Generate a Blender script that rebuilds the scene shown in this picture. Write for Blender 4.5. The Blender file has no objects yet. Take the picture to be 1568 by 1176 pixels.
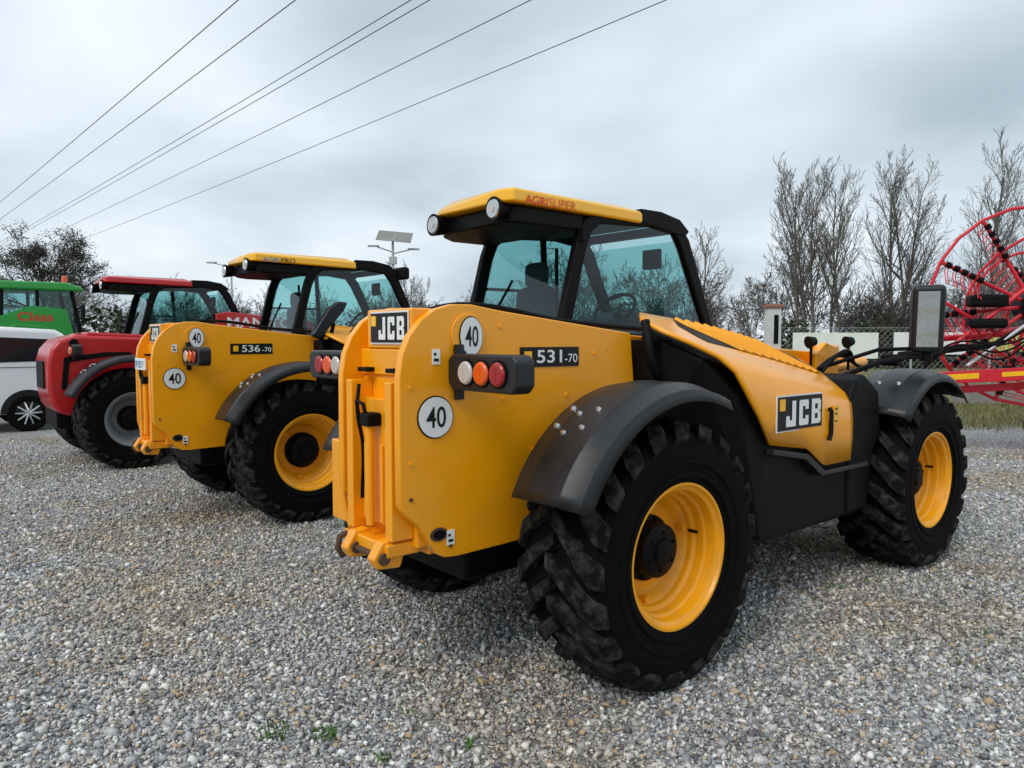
import bpy, bmesh, math, random
import numpy as np
from mathutils import Vector, Matrix, Euler
Rd=math.radians
scene=bpy.context.scene
random.seed(3)
def link(o,parent=None):
    scene.collection.objects.link(o)
    if parent is not None: o.parent=parent
    return o
# ---------------------------------------------------------------- materials
def nd(nt,t,**kw):
    n=nt.nodes.new(t)
    for k,v in kw.items(): setattr(n,k,v)
    return n
def mat(name,col,rough=.5,metal=0.,coat=0.,dirt=None,dscale=6.,damt=.35,bump=0.,bscale=60.,spec=.5,zd=None,chips=None):
    m=bpy.data.materials.new(name); m.use_nodes=True; nt=m.node_tree; L=nt.links.new
    b=nt.nodes['Principled BSDF']
    b.inputs['Roughness'].default_value=rough; b.inputs['Metallic'].default_value=metal
    b.inputs['Coat Weight'].default_value=coat; b.inputs['Specular IOR Level'].default_value=spec
    b.inputs['Coat Roughness'].default_value=.12
    b.inputs['Base Color'].default_value=(*col,1)
    tc=nd(nt,'ShaderNodeTexCoord')
    if dirt:
        n=nd(nt,'ShaderNodeTexNoise'); n.inputs['Scale'].default_value=dscale; n.inputs['Detail'].default_value=8; n.inputs['Roughness'].default_value=.65
        L(tc.outputs['Object'],n.inputs['Vector'])
        mr=nd(nt,'ShaderNodeMapRange'); mr.inputs[1].default_value=.45; mr.inputs[2].default_value=.75; mr.inputs[3].default_value=0; mr.inputs[4].default_value=damt
        L(n.outputs['Fac'],mr.inputs[0])
        fac=mr.outputs[0]
        if zd:
            sp=nd(nt,'ShaderNodeSeparateXYZ'); L(tc.outputs['Object'],sp.inputs[0])
            m2=nd(nt,'ShaderNodeMapRange'); m2.inputs[1].default_value=zd[0]; m2.inputs[2].default_value=zd[1]; m2.inputs[3].default_value=zd[2]; m2.inputs[4].default_value=0
            L(sp.outputs[2],m2.inputs[0])
            mu=nd(nt,'ShaderNodeMath',operation='MULTIPLY_ADD'); L(m2.outputs[0],mu.inputs[0]); L(n.outputs['Fac'],mu.inputs[1]); L(fac,mu.inputs[2])
            fac=mu.outputs[0]
            mp=nd(nt,'ShaderNodeMapping'); mp.inputs['Scale'].default_value=(30,30,1.2); L(tc.outputs['Object'],mp.inputs[0])
            sn=nd(nt,'ShaderNodeTexNoise'); sn.inputs['Scale'].default_value=1; sn.inputs['Detail'].default_value=3; L(mp.outputs[0],sn.inputs['Vector'])
            sm=nd(nt,'ShaderNodeMapRange'); sm.inputs[1].default_value=.58; sm.inputs[2].default_value=.8; sm.inputs[4].default_value=.16; L(sn.outputs['Fac'],sm.inputs[0])
            aa=nd(nt,'ShaderNodeMath',operation='ADD'); L(fac,aa.inputs[0]); L(sm.outputs[0],aa.inputs[1]); fac=aa.outputs[0]
        mx=nd(nt,'ShaderNodeMixRGB'); mx.inputs[1].default_value=(*col,1); mx.inputs[2].default_value=(*dirt,1)
        L(fac,mx.inputs[0]); colout=mx.outputs[0]
        if chips:
            c=nd(nt,'ShaderNodeTexNoise'); c.inputs['Scale'].default_value=24; c.inputs['Detail'].default_value=4; c.inputs['Roughness'].default_value=.7; L(tc.outputs['Object'],c.inputs['Vector'])
            cm=nd(nt,'ShaderNodeMapRange'); cm.inputs[1].default_value=.715; cm.inputs[2].default_value=.74; cm.inputs[4].default_value=.85; L(c.outputs['Fac'],cm.inputs[0])
            m3=nd(nt,'ShaderNodeMixRGB'); m3.inputs[2].default_value=(*chips,1); L(cm.outputs[0],m3.inputs[0]); L(colout,m3.inputs[1]); colout=m3.outputs[0]
        L(colout,b.inputs['Base Color'])
        ra=nd(nt,'ShaderNodeMath',operation='MULTIPLY_ADD'); ra.inputs[1].default_value=.5; ra.inputs[2].default_value=rough
        L(fac,ra.inputs[0]); L(ra.outputs[0],b.inputs['Roughness'])
    if bump:
        n=nd(nt,'ShaderNodeTexNoise'); n.inputs['Scale'].default_value=bscale; n.inputs['Detail'].default_value=5
        L(tc.outputs['Object'],n.inputs['Vector'])
        bp=nd(nt,'ShaderNodeBump'); bp.inputs['Strength'].default_value=bump; bp.inputs['Distance'].default_value=.01
        L(n.outputs['Fac'],bp.inputs['Height']); L(bp.outputs[0],b.inputs['Normal'])
    return m
YEL=mat('yellow_paint',(.98,.385,.0015),.28,coat=.35,dirt=(.55,.21,.02),dscale=4,damt=.16,zd=(.6,1.1,.22),chips=(.16,.07,.03))
YEL2=mat('yellow_roof_paint',(1.0,.52,.004),.25,coat=.5,dirt=(.6,.33,.05),dscale=7,damt=.1)
YRIM=mat('yellow_rim_paint',(.98,.41,.003),.38,coat=.15,dirt=(.35,.17,.05),dscale=10,damt=.3)
RED=mat('red_paint',(.52,.008,.012),.3,coat=.4,dirt=(.14,.03,.02),dscale=5,damt=.25)
RED2=mat('red_rake_paint',(.66,.012,.03),.4,dirt=(.3,.03,.03),dscale=9,damt=.25)
GRN=mat('green_paint',(.02,.30,.04),.35,coat=.3)
BLK=mat('black_paint',(.0035,.0035,.004),.5,dirt=(.016,.016,.016),dscale=8,damt=.25,spec=.13)
PLA=mat('black_plastic',(.010,.011,.013),.32,dirt=(.028,.028,.029),dscale=6,damt=.35,bump=.08,bscale=250,spec=.45)
TYR=mat('tyre_rubber',(.0030,.0030,.0030),.8,dirt=(.015,.014,.012),dscale=9,damt=.3,bump=.3,bscale=70,spec=.10)
LUG=mat('tyre_tread_rubber',(.005,.005,.005),.75,dirt=(.09,.088,.08),dscale=15,damt=.8,bump=.7,bscale=45,spec=.13)
CHR=mat('bare_steel',(.6,.6,.6),.25,metal=1)
HEAD=mat('lamp_reflector',(.5,.53,.54),.18,metal=.7,coat=.8)
GRYM=mat('grey_rim',(.20,.21,.22),.5)
GALV=mat('galvanised_steel',(.42,.44,.45),.5,metal=.4)
WHT=mat('white_decal',(.82,.82,.80),.45)
DBLK=mat('decal_black',(.006,.006,.006),.4,spec=.3)
DRED=mat('decal_red',(.65,.03,.02),.4)
DBLU=mat('decal_blue',(.03,.25,.5),.4)
SEAT=mat('seat_fabric',(.05,.055,.06),.9)
ORA=mat('amber_lens',(.80,.10,.008),.15,coat=.5)
LRED=mat('red_lens',(.36,.008,.01),.15,coat=.5)
LWH=mat('clear_lens',(.55,.50,.46),.12,coat=.6)
RUST=mat('rusty_steel',(.09,.045,.025),.8,bump=.4,bscale=90)
CARW=mat('white_car_paint',(.80,.81,.82),.25,coat=.5)
DGLS=mat('dark_car_glass',(.015,.018,.02),.06,coat=.5)
SOL=mat('solar_panel',(.18,.17,.15),.3)
CONC=mat('concrete',(.27,.26,.24),.9,dirt=(.14,.13,.11),dscale=3,damt=.6,bump=.3,bscale=30)
PILL=mat('white_render',(.62,.62,.6),.8,dirt=(.3,.3,.28),dscale=3,damt=.4)
WIRE=mat('cable',(.05,.055,.06),.6)
MIRR=mat('mirror_glass',(.72,.76,.78),.03,metal=1)
BARK=mat('bark',(.07,.06,.052),.95,dirt=(.13,.12,.10),dscale=2,damt=.5)
BARK2=mat('pale_bark',(.18,.165,.145),.95,dirt=(.09,.08,.07),dscale=2,damt=.6)
IVY=mat('ivy_leaves',(.06,.058,.042),.85)
HEDG=mat('hedge_leaves',(.028,.038,.018),.9,dirt=(.08,.068,.042),dscale=.7,damt=.8)
GRS=mat('weed_leaves',(.06,.15,.02),.8)
DRY=mat('dry_grass',(.20,.17,.07),.9,dirt=(.07,.13,.03),dscale=3,damt=.9)
BAN1=mat('banner_pale',(.82,.85,.78),.7,dirt=(.5,.66,.45),dscale=1.2,damt=.5)
BAN2=mat('banner_green',(.42,.58,.15),.7)
def glass(name,tint):
    m=bpy.data.materials.new(name); m.use_nodes=True; nt=m.node_tree; L=nt.links.new
    for n in list(nt.nodes):
        if n.type!='OUTPUT_MATERIAL': nt.nodes.remove(n)
    out=[n for n in nt.nodes if n.type=='OUTPUT_MATERIAL'][0]
    t=nd(nt,'ShaderNodeBsdfTransparent'); t.inputs[0].default_value=(*tint,1)
    g=nd(nt,'ShaderNodeBsdfGlossy'); g.inputs['Roughness'].default_value=.02; g.inputs[0].default_value=(.9,.95,1,1)
    ge=nd(nt,'ShaderNodeNewGeometry'); mr=nd(nt,'ShaderNodeMapRange'); mr.inputs[3].default_value=1.5; mr.inputs[4].default_value=1/1.5
    L(ge.outputs['Backfacing'],mr.inputs[0])
    f=nd(nt,'ShaderNodeFresnel'); L(mr.outputs[0],f.inputs[0])
    mx=nd(nt,'ShaderNodeMixShader')
    L(f.outputs[0],mx.inputs[0]); L(t.outputs[0],mx.inputs[1]); L(g.outputs[0],mx.inputs[2])
    L(mx.outputs[0],out.inputs[0]); return m
GLS=glass('tinted_cab_glass',(.47,.73,.72))
# ---------------------------------------------------------------- mesh helpers
def obj(name,verts,faces,m,parent=None,smooth=False,bevel=0,seg=2,solid=0,recalc=True):
    me=bpy.data.meshes.new(name); me.from_pydata([tuple(v) for v in verts],[],faces)
    if recalc:
        bm=bmesh.new(); bm.from_mesh(me); bmesh.ops.recalc_face_normals(bm,faces=bm.faces); bm.to_mesh(me); bm.free()
    me.materials.append(m)
    o=link(bpy.data.objects.new(name,me),parent)
    if smooth or bevel:
        me.polygons.foreach_set('use_smooth',[True]*len(me.polygons)); me.set_sharp_from_angle(angle=Rd(35))
    if solid:
        s=o.modifiers.new('s','SOLIDIFY'); s.thickness=solid; s.offset=0
    if bevel:
        b=o.modifiers.new('b','BEVEL'); b.width=bevel; b.segments=seg; b.limit_method='ANGLE'; b.angle_limit=Rd(35); b.harden_normals=True
    return o
BF=[(0,1,3,2),(4,6,7,5),(0,4,5,1),(2,3,7,6),(0,2,6,4),(1,5,7,3)]
def box(name,x0,x1,y0,y1,z0,z1,m,parent=None,bevel=.006):
    v=[(x,y,z) for x in (x0,x1) for y in (y0,y1) for z in (z0,z1)]
    return obj(name,v,BF,m,parent,bevel=bevel)
def boxes(name,L_,m,parent=None,bevel=0):
    v=[];f=[]
    for (x0,x1,y0,y1,z0,z1) in L_:
        b=len(v); v+=[(x,y,z) for x in (x0,x1) for y in (y0,y1) for z in (z0,z1)]
        f+=[tuple(b+i for i in q) for q in BF]
    return obj(name,v,f,m,parent,bevel=bevel)
def prism(name,pts,y0,y1,m,parent=None,bevel=.006,axis='y',seg=2):
    n=len(pts)
    if axis=='y': v=[(a,y0,b) for a,b in pts]+[(a,y1,b) for a,b in pts]
    elif axis=='z': v=[(a,b,y0) for a,b in pts]+[(a,b,y1) for a,b in pts]
    else: v=[(y0,a,b) for a,b in pts]+[(y1,a,b) for a,b in pts]
    f=[tuple(range(n)),tuple(range(2*n-1,n-1,-1))]+[(i,(i+1)%n,n+(i+1)%n,n+i) for i in range(n)]
    return obj(name,v,f,m,parent,bevel=bevel,seg=seg)
def ring(name,outer,inner,y0,y1,m,parent=None,bevel=.01):
    n=len(outer); v=[]
    for y in (y0,y1):
        v+=[(a,y,b) for a,b in outer]+[(a,y,b) for a,b in inner]
    f=[]
    for i in range(n):
        j=(i+1)%n
        f+=[(i,j,n+j,n+i),(2*n+i,3*n+i,3*n+j,2*n+j),(i,2*n+i,2*n+j,j),(n+i,n+j,3*n+j,3*n+i)]
    return obj(name,v,f,m,parent,bevel=bevel)
def cyl(name,p0,p1,r0,m,parent=None,r1=None,n=20,bevel=0):
    if r1 is None:r1=r0
    p0=Vector(p0);p1=Vector(p1);d=(p1-p0).normalized()
    a=d.orthogonal().normalized();b=d.cross(a)
    v=[p0+a*r0*math.cos(2*math.pi*i/n)+b*r0*math.sin(2*math.pi*i/n) for i in range(n)]
    v+=[p1+a*r1*math.cos(2*math.pi*i/n)+b*r1*math.sin(2*math.pi*i/n) for i in range(n)]
    f=[tuple(range(n)),tuple(range(n,2*n))]+[(i,(i+1)%n,n+(i+1)%n,n+i) for i in range(n)]
    return obj(name,v,f,m,parent,smooth=True,bevel=bevel)
def tube(name,pts,r,m,parent=None,cyclic=False,bez=False):
    c=bpy.data.curves.new(name,'CURVE'); c.dimensions='3D'; c.bevel_depth=r; c.bevel_resolution=3; c.use_fill_caps=True
    s=c.splines.new('BEZIER' if bez else 'POLY')
    if bez:
        s.bezier_points.add(len(pts)-1)
        for p,q in zip(s.bezier_points,pts):
            p.co=q; p.handle_left_type='AUTO'; p.handle_right_type='AUTO'
    else:
        s.points.add(len(pts)-1)
        for p,q in zip(s.points,pts): p.co=(*q,1)
    s.use_cyclic_u=cyclic
    c.materials.append(m)
    return link(bpy.data.objects.new(name,c),parent)
def lathe(name,prof,c,side,m,parent=None,n=56):
    v=[];k=len(prof)
    for i in range(n):
        a=2*math.pi*i/n
        for o_,r in prof: v.append((c[0]+r*math.cos(a),c[1]+side*o_,c[2]+r*math.sin(a)))
    f=[(i*k+j,i*k+j+1,((i+1)%n)*k+j+1,((i+1)%n)*k+j) for i in range(n) for j in range(k-1)]
    return obj(name,v,f,m,parent,smooth=True)
def text(name,s,w,h,loc,rot,m,parent=None,bold=.02,shear=0):
    c=bpy.data.curves.new(name,'FONT'); c.body=s; c.size=1; c.align_x='CENTER'; c.align_y='CENTER'; c.offset=bold; c.extrude=.0; c.shear=shear
    c.materials.append(m)
    o=link(bpy.data.objects.new(name,c),parent)
    bpy.context.view_layer.update()
    d=o.dimensions
    o.scale=(w/max(d.x,.01),h/max(d.y,.01),1)
    bb=[Vector(b) for b in o.bound_box]; cx=sum(b.x for b in bb)/8; cy=sum(b.y for b in bb)/8
    off=rot@Vector((-cx*o.scale.x,-cy*o.scale.y,0))
    o.location=Vector(loc)+off; o.rotation_euler=rot.to_euler()
    return o
SIDE=Euler((Rd(90),0,0)).to_matrix()
REAR=Euler((Rd(90),0,Rd(-90))).to_matrix()
LET={'J':[(.60,.0,1,1),(0,0,.60,.25),(0,.25,.36,.42)],
'C':[(0,.05,.38,.95),(.05,0,.95,.05),(.38,.05,1,.25),(.05,.95,.95,1),(.38,.75,1,.95),(.66,.25,1,.38),(.66,.62,1,.75)],
'B':[(0,0,.36,1),(.36,0,.88,.2),(.36,.41,.88,.59),(.36,.8,.88,1),(.66,.2,.88,.41),(.66,.59,.88,.8),(.88,.06,1,.46),(.88,.54,1,.94)]}
def blockword(name,word,w,h,loc,rot,m,parent):
    n=len(word); gap=.09; cw=(1-gap*(n-1))/n; V=[];F=[]
    for i,ch in enumerate(word):
        for (a,b,c,d) in LET[ch]:
            x0=(i*(cw+gap)+a*cw-.5)*w; x1=(i*(cw+gap)+c*cw-.5)*w; z0=(b-.5)*h; z1=(d-.5)*h
            k=len(V)
            for p in ((x0,z0),(x1,z0),(x1,z1),(x0,z1)): V.append(Vector(loc)+rot@Vector((p[0],p[1],0)))
            F.append((k,k+1,k+2,k+3))
    return obj(name,V,F,m,parent,recalc=False)
def disc(name,c,rx,rz,normal,m,parent,th=.003,n=40):
    v=[]
    for k in (0,th):
        for i in range(n):
            a=2*math.pi*i/n
            if normal=='s': v.append((c[0]+rx*math.cos(a),c[1]-k,c[2]+rz*math.sin(a)))
            else: v.append((c[0]-k,c[1]+rx*math.cos(a),c[2]+rz*math.sin(a)))
    f=[tuple(range(n)),tuple(range(2*n-1,n-1,-1))]+[(i,(i+1)%n,n+(i+1)%n,n+i) for i in range(n)]
    return obj(name,v,f,m,parent)
# ---------------------------------------------------------------- wheel
def wheel(P,x,y,z,side,rimm,sc=1.,wd=1.,nl=21,hub=BLK):
    c=(x,y,z)
    S=lambda L_:[(a*wd,b*sc) for a,b in L_]
    half=[(.205,.325),(.222,.345),(.238,.40),(.243,.47),(.238,.535),(.222,.568),(.18,.580),(.10,.584)]
    prof=[(a,b) for a,b in half]+[(-a,b) for a,b in reversed(half)]
    lathe('tyre',S(prof),c,side,TYR,P,n=64)
    lathe('sidewall_ring',S([(.2405,.43),(.2465,.435),(.2465,.445),(.243,.45)]),c,side,TYR,P,n=64)
    lathe('sidewall_ring',S([(.236,.372),(.2425,.377),(.2425,.387),(.240,.392)]),c,side,TYR,P,n=64)
    st=[(-.02,.638),(.09,.636),(.17,.629),(.224,.610),(.256,.556)]
    V=[];F=[]
    for sd in (-1,1):
        for i in range(nl):
            ph0=2*math.pi*(i+(.5 if sd>0 else 0))/nl
            b=len(V)
            for k,(yy,rt) in enumerate(st):
                ph=ph0+ (.06+.34*max(0,yy)/.23)
                hw=[.052,.060,.075,.092,.082][k]
                rb=rt-[.06,.06,.06,.075,.05][k]
                yb=yy-[0,0,0,.01,.035][k]
                for (r_,a_,y_) in ((rb,ph-hw*1.15,yb),(rt,ph-hw,yy),(rt,ph+hw,yy),(rb,ph+hw*1.15,yb)):
                    V.append((x+r_*sc*math.cos(a_),y+sd*y_*wd,z+r_*sc*math.sin(a_)))
            for k in range(len(st)-1):
                for q in range(3):
                    F.append((b+4*k+q,b+4*k+q+1,b+4*k+4+q+1,b+4*k+4+q))
            F.append((b,b+1,b+2,b+3)); e=b+4*(len(st)-1); F.append((e,e+1,e+2,e+3))
    obj('tread_lugs',V,F,LUG,P,bevel=.005,seg=1)
    rim=[(.205,.322),(.222,.33),(.222,.342),(.212,.334),(.205,.318),(.195,.305),(.15,.298),(.14,.286),(.10,.283),(.085,.266),(.06,.263),(.045,.243),(.015,.233),(0,.213),(0,.14),(.004,.02)]
    lathe('rim',S(rim),c,side,rimm,P,n=64)
    lathe('rim_barrel',S([(.2,.318),(.1,.30),(-.2,.32),(-.205,.33)]),c,side,rimm,P)
    hb=[(0,.16),(.03,.158),(.035,.135),(.10,.128),(.112,.11),(.117,.065),(.132,.058),(.137,.0)]
    lathe('hub',S(hb),c,side,hub,P,n=32)
    for i in range(10):
        a=2*math.pi*i/10
        p=(x+.145*sc*math.cos(a),y+side*.03*wd,z+.145*sc*math.sin(a))
        cyl('wheel_nut',p,(p[0],p[1]+side*.018,p[2]),.011,hub,P,n=6)
    for i in range(6):
        a=2*math.pi*i/6+.4
        p=(x+.09*sc*math.cos(a),y+side*.11*wd,z+.09*sc*math.sin(a))
        cyl('hub_bolt',p,(p[0],p[1]+side*.012,p[2]),.010,hub,P,n=6)
    for a in (.3,2.4,4.5):
        p=(x+.235*sc*math.cos(a),y+side*.04*wd,z+.235*sc*math.sin(a))
        cyl('rim_bolt',p,(p[0],p[1]+side*.03,p[2]),.018,rimm,P,n=6)
    cyl('valve',(x+.26*sc,y+side*.07*wd,z+.05),(x+.26*sc,y+side*.12*wd,z+.05),.008,hub,P,n=8)
def fender(P,cx,cz,a0,a1,y0,y1,side,m,rad=.78):
    n=22; cs=[(y0,rad-.02),(y0+.03,rad+.008),(y0+.12,rad+.016),(y0+.13,rad+.024),(y1-.13,rad+.024),(y1-.12,rad+.016),(y1-.03,rad-.004),(y1,rad-.05)]
    v=[]
    for i in range(n+1):
        a=Rd(a0+(a1-a0)*i/n)
        for yy,r in cs:
            v.append((cx+r*math.cos(a),side*yy,cz+r*math.sin(a)))
    k=len(cs)
    f=[(i*k+j,i*k+j+1,(i+1)*k+j+1,(i+1)*k+j) for i in range(n) for j in range(k-1)]
    return obj('fender',v,f,m,P,smooth=True,solid=.014)
# ---------------------------------------------------------------- telehandler
def telehandler(loc,heading,body=YEL,roofm=YEL2,rimm=YRIM,kind='a'):
    P=link(bpy.data.objects.new('telehandler',None)); P.location=(*loc,0); P.rotation_euler=(0,0,heading)
    WB=2.9
    for x in (0,WB):
        for s in (-1,1): wheel(P,x,s*.865,.625,s,rimm)
        cyl('axle',(x,-.85,.62),(x,.85,.62),.10,BLK,P); 
        box('axle_housing',x-.16,x+.16,-.3,.3,.42,.8,BLK,P,.03)
    box('chassis',-.75,3.15,-.44,.44,.5,.95,BLK,P,.02)
    box('belly',.7,2.2,-.9,.95,.46,.95,BLK,P,.04)
    if kind!='c':
        pl=[(-1.15,.93),(-1.152,1.2),(-1.15,1.46),(-1.135,1.555),(-1.10,1.635),(-1.04,1.705),(-.97,1.75),(-.88,1.773),(-.78,1.775),(-.62,1.752),(.28,1.655),(.32,1.3),(.32,.72),(-.39,.675),(-.86,.665),(-.93,.672),(-.98,.70),(-1.02,.77),(-1.07,.84),(-1.12,.88)]
        prism('rear_side_plate',pl,-.53,-.485,body,P,.007,seg=3)
        prism('rear_side_plate_far',[(a,b) for a,b in pl],-.03,.015,body,P,.007)
        box('rear_back_plate',-1.04,-.98,-.485,-.03,.72,1.46,body,P,.006)
        box('rear_crossmember',-1.055,-.9,-.485,-.03,1.46,1.58,body,P,.01)
        box('counterweight',-.98,-.5,-.48,.44,.68,1.1,body,P,.01)
        for y in (-.43,-.09): box('hitch_rail',-1.15,-1.04,y-.028,y+.028,.76,1.44,body,P,.006)
        box('hitch_plate',-1.10,-1.04,-.40,-.12,.80,1.36,body,P,.006)
        for y in (-.33,-.19): box('hitch_rib',-1.125,-1.10,y-.01,y+.01,.82,1.16,body,P,.003)
        cyl('lift_rod',(-1.14,-.26,.80),(-1.14,-.26,1.24),.02,body,P)
        box('rod_block',-1.17,-1.10,-.30,-.22,1.24,1.30,BLK,P,.01)
        tube('rod_handle',[(-1.16,-.26,1.3),(-1.17,-.26,1.34),(-1.17,-.20,1.35),(-1.16,-.20,1.28)],.009,BLK,P)
        tube('hitch_edge_bar',[(-1.12,-.015,1.5),(-1.145,-.015,1.42),(-1.145,-.015,.9),(-1.11,-.015,.74)],.012,body,P)
        box('hitch_base',-1.17,-1.0,-.45,-.06,.69,.75,body,P,.01)
        for y in (-.40,-.16):
            prism('hitch_jaw',[(-1.20,.645),(-1.225,.69),(-1.18,.76),(-1.11,.77),(-1.06,.72),(-1.09,.635)],y-.03,y+.03,body,P,.01)
            cyl('hitch_bush',(-1.175,y-.045,.69),(-1.175,y+.045,.69),.026,RUST,P)
        cyl('hitch_pin',(-1.175,-.44,.69),(-1.175,-.10,.69),.014,RUST,P)
        tube('hitch_hook',[(-1.15,-.09,.74),(-1.20,-.08,.72),(-1.21,-.08,.67),(-1.19,-.08,.63),(-1.16,-.08,.64)],.014,RUST,P)
        tube('hydraulic_hose',[(-1.13,-.15,1.42),(-1.15,-.17,1.30),(-1.12,-.16,1.15),(-1.12,-.15,.9)],.009,BLK,P,bez=True)
        for y in (-.37,-.12):
            box('rubber_stop',-1.10,-1.04,y-.04,y+.04,1.475,1.495,BLK,P,.003)
        boxes('rear_slots',[(-1.102,-1.10,-.36,-.31,1.02,1.06),(-1.102,-1.10,-.22,-.17,.90,.94),(-1.102,-1.10,-.36,-.32,1.24,1.30)],BLK,P)
        disc('lifting_slot',(-.96,-.531,.78),.045,.03,'s',RUST,P)
        disc('lifting_slot_core',(-.96,-.535,.78),.032,.02,'s',BLK,P)
        for bx,bz in ((-1.1,1.42),(-1.1,1.1),(-.9,.72),(-.3,.8),(-.42,1.1),(-.62,1.68),(0,1.55),(-1.1,.95),(-.6,1.35),(-.2,1.35)):
            cyl('plate_bolt',(bx,-.53,bz),(bx,-.537,bz),.009,RUST if bz<1 else body,P,n=6)
        cyl('pivot_boss',(-.80,-.53,1.64),(-.80,-.538,1.64),.094,body,P,bevel=.003,n=32)
        disc('speed_decal_rim',(-.975,-.531,1.29),.092,.092,'s',DBLK,P)
        disc('speed_decal_face',(-.975,-.535,1.29),.086,.086,'s',WHT,P)
        text('speed_text','40',.10,.09,(-.975,-.5395,1.29),SIDE,DBLK,P,.01)
        disc('upper_decal_rim',(-.79,-.539,1.635),.064,.088,'s',DBLK,P)
        disc('upper_decal_face',(-.79,-.543,1.635),.059,.083,'s',WHT,P)
        text('upper_text','40',.07,.09,(-.79,-.5475,1.635),SIDE,DBLK,P,.01)
        for lx,lz in ((-.97,1.55),(-.90,.76)):
            box('warning_label',lx-.02,lx+.02,-.535,-.531,lz-.035,lz+.03,WHT,P,0)
            boxes('label_marks',[(lx-.013,lx+.012,-.5365,-.5355,lz-.022,lz-.010),(lx-.013,lx+.0,-.5365,-.5355,lz+.003,lz+.014)],DBLK,P)
        cyl('pivot_tube',(-.84,-.48,1.62),(-.84,-.03,1.62),.12,body,P,n=32)
        tube('boom_hose',[(-.9,-.25,1.74),(-.6,-.22,1.79),(.1,-.22,1.72),(1.2,-.24,1.66)],.014,BLK,P,bez=True)
    else:
        pl=[(-.80,.80),(-.84,1.0),(-.84,1.35),(-.80,1.50),(-.70,1.62),(-.5,1.68),(.28,1.655),(.32,1.3),(.32,.72),(-.39,.675),(-.62,.66),(-.74,.70)]
        prism('rear_body',pl,-.53,.45,body,P,.05,seg=4)
        prism('rear_panel',[(-.45,1.5),(-.4,1.72),(.9,1.66),(.9,1.4)],-.50,-.1,body,P,.03)
        prism('side_recess',[(-.70,1.0),(-.66,1.40),(-.2,1.46),(.1,1.46),(.1,1.42),(-.2,1.40),(-.60,1.34),(-.64,1.0)],-.54,-.525,BLK,P,.004)
        box('rear_grille',-.86,-.83,-.3,.25,1.0,1.35,BLK,P,.01)
        cyl('boom_pin',(-.55,-.53,1.58),(-.55,-.56,1.58),.05,BLK,P)
    if kind in 'ab':
        box('model_decal',-.50,-.115,-.534,-.531,1.49,1.585,DBLK,P,0)
        text('model_text','531' if kind=='a' else '536',.165,.062,(-.315,-.5365,1.54),SIDE,WHT,P,.012)
        text('model_text_small','-70',.085,.042,(-.17,-.5365,1.53),SIDE,WHT,P,.003)
        box('logo_chip',-.475,-.43,-.538,-.535,1.515,1.565,YEL2,P,0)
        box('rear_logo_mount',-1.058,-.95,-.484,-.10,1.58,1.755,body,P,.01)
        box('rear_logo_border',-1.064,-1.06,-.465,-.145,1.60,1.745,WHT,P,0)
        box('rear_logo_back',-1.068,-1.065,-.458,-.152,1.608,1.737,DBLK,P,0)
        blockword('rear_logo_text','JCB',.215,.10,(-1.071,-.335,1.67),REAR,WHT,P)
        box('rear_logo_chip',-1.073,-1.069,-.205,-.165,1.68,1.725,YEL2,P,0)
    if kind=='b':
        box('licence_plate',-1.18,-1.165,-.42,-.1,1.36,1.46,WHT,P,.004)
        text('licence_text','BP 823 Y',.26,.06,(-1.184,-.26,1.41),REAR,DBLU,P,.01)
    lamps=[(-1,.53,.99),(1,.35,.85)] if kind!='c' else [(-1,.53,.8)]
    lx=-.91 if kind!='c' else -.6
    for s,ya,yb in lamps:
        y0,y1=sorted((s*ya,s*yb))
        prism('lamp_housing',[(y0,1.435),(y0+.03,1.405),(y1-.03,1.405),(y1,1.435),(y1,1.535),(y1-.03,1.56),(y0+.03,1.56),(y0,1.535)],lx,lx+.10,PLA,P,.012,axis='x')
        ys=[.67,.775,.88] if s<0 else [.5,.6,.7]
        if kind=='c': ys=[.6,.7]
        for yy,mm in zip(ys,(LWH,ORA,LRED)):
            cyl('lamp_bezel',(lx+.001,s*yy,1.482),(lx-.006,s*yy,1.482),.057,BLK,P,n=28)
            cyl('lamp_lens',(lx-.005,s*yy,1.482),(lx-.018,s*yy,1.482),.052,mm,P,r1=.042,n=28,bevel=.006)
            for q in (-.02,0,.02): cyl('lamp_ring',(lx-.018,s*yy,1.482+q),(lx-.020,s*yy,1.482+q),.006,mm,P,n=8)
    box('lamp_bracket',lx+.03,lx+.07,-.56,-.53,1.36,1.60,PLA,P,.005)
    b0=-.95 if kind!='c' else -.6
    prism('boom',[(b0,1.50),(b0+.05,1.66),(-.5,1.70),(3.25,1.49),(3.3,1.2),(-.5,1.38)],-.38,-.05,body,P,.01)
    prism('boom_nose',[(3.2,1.46),(3.45,1.3),(3.75,.75),(3.7,.55),(3.5,.5),(3.3,.8),(3.1,1.22)],-.34,-.09,body,P,.02)
    prism('fork_carriage',[(3.72,.3),(3.80,.3),(3.84,1.0),(3.76,1.0)],-.75,.35,BLK,P,.01)
    for y in (-.6,.2): box('fork',3.8,4.9,y-.05,y+.05,.28,.33,BLK,P,.005)
    cyl('boom_ram',(2.4,-.42,1.40),(3.2,-.42,1.44),.045,body,P)
    box('boom_valve',2.45,2.75,-.46,-.38,1.44,1.58,body,P,.02)
    cyl('boom_pin',(2.6,-.48,1.50),(2.6,-.40,1.50),.05,YRIM if kind!='c' else body,P)
    if kind=='a':
        prism('boom_bracket',[(2.3,1.30),(2.28,1.52),(2.42,1.60),(2.60,1.56),(2.62,1.30)],-.52,-.47,body,P,.008)
        for q in range(3): tube('front_hose',[(2.1,-.55-.03*q,1.35),(2.35,-.62-.03*q,1.50+.02*q),(2.7,-.60,1.44),(3.1,-.5,1.38)],.012,BLK,P,bez=True)
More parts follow.
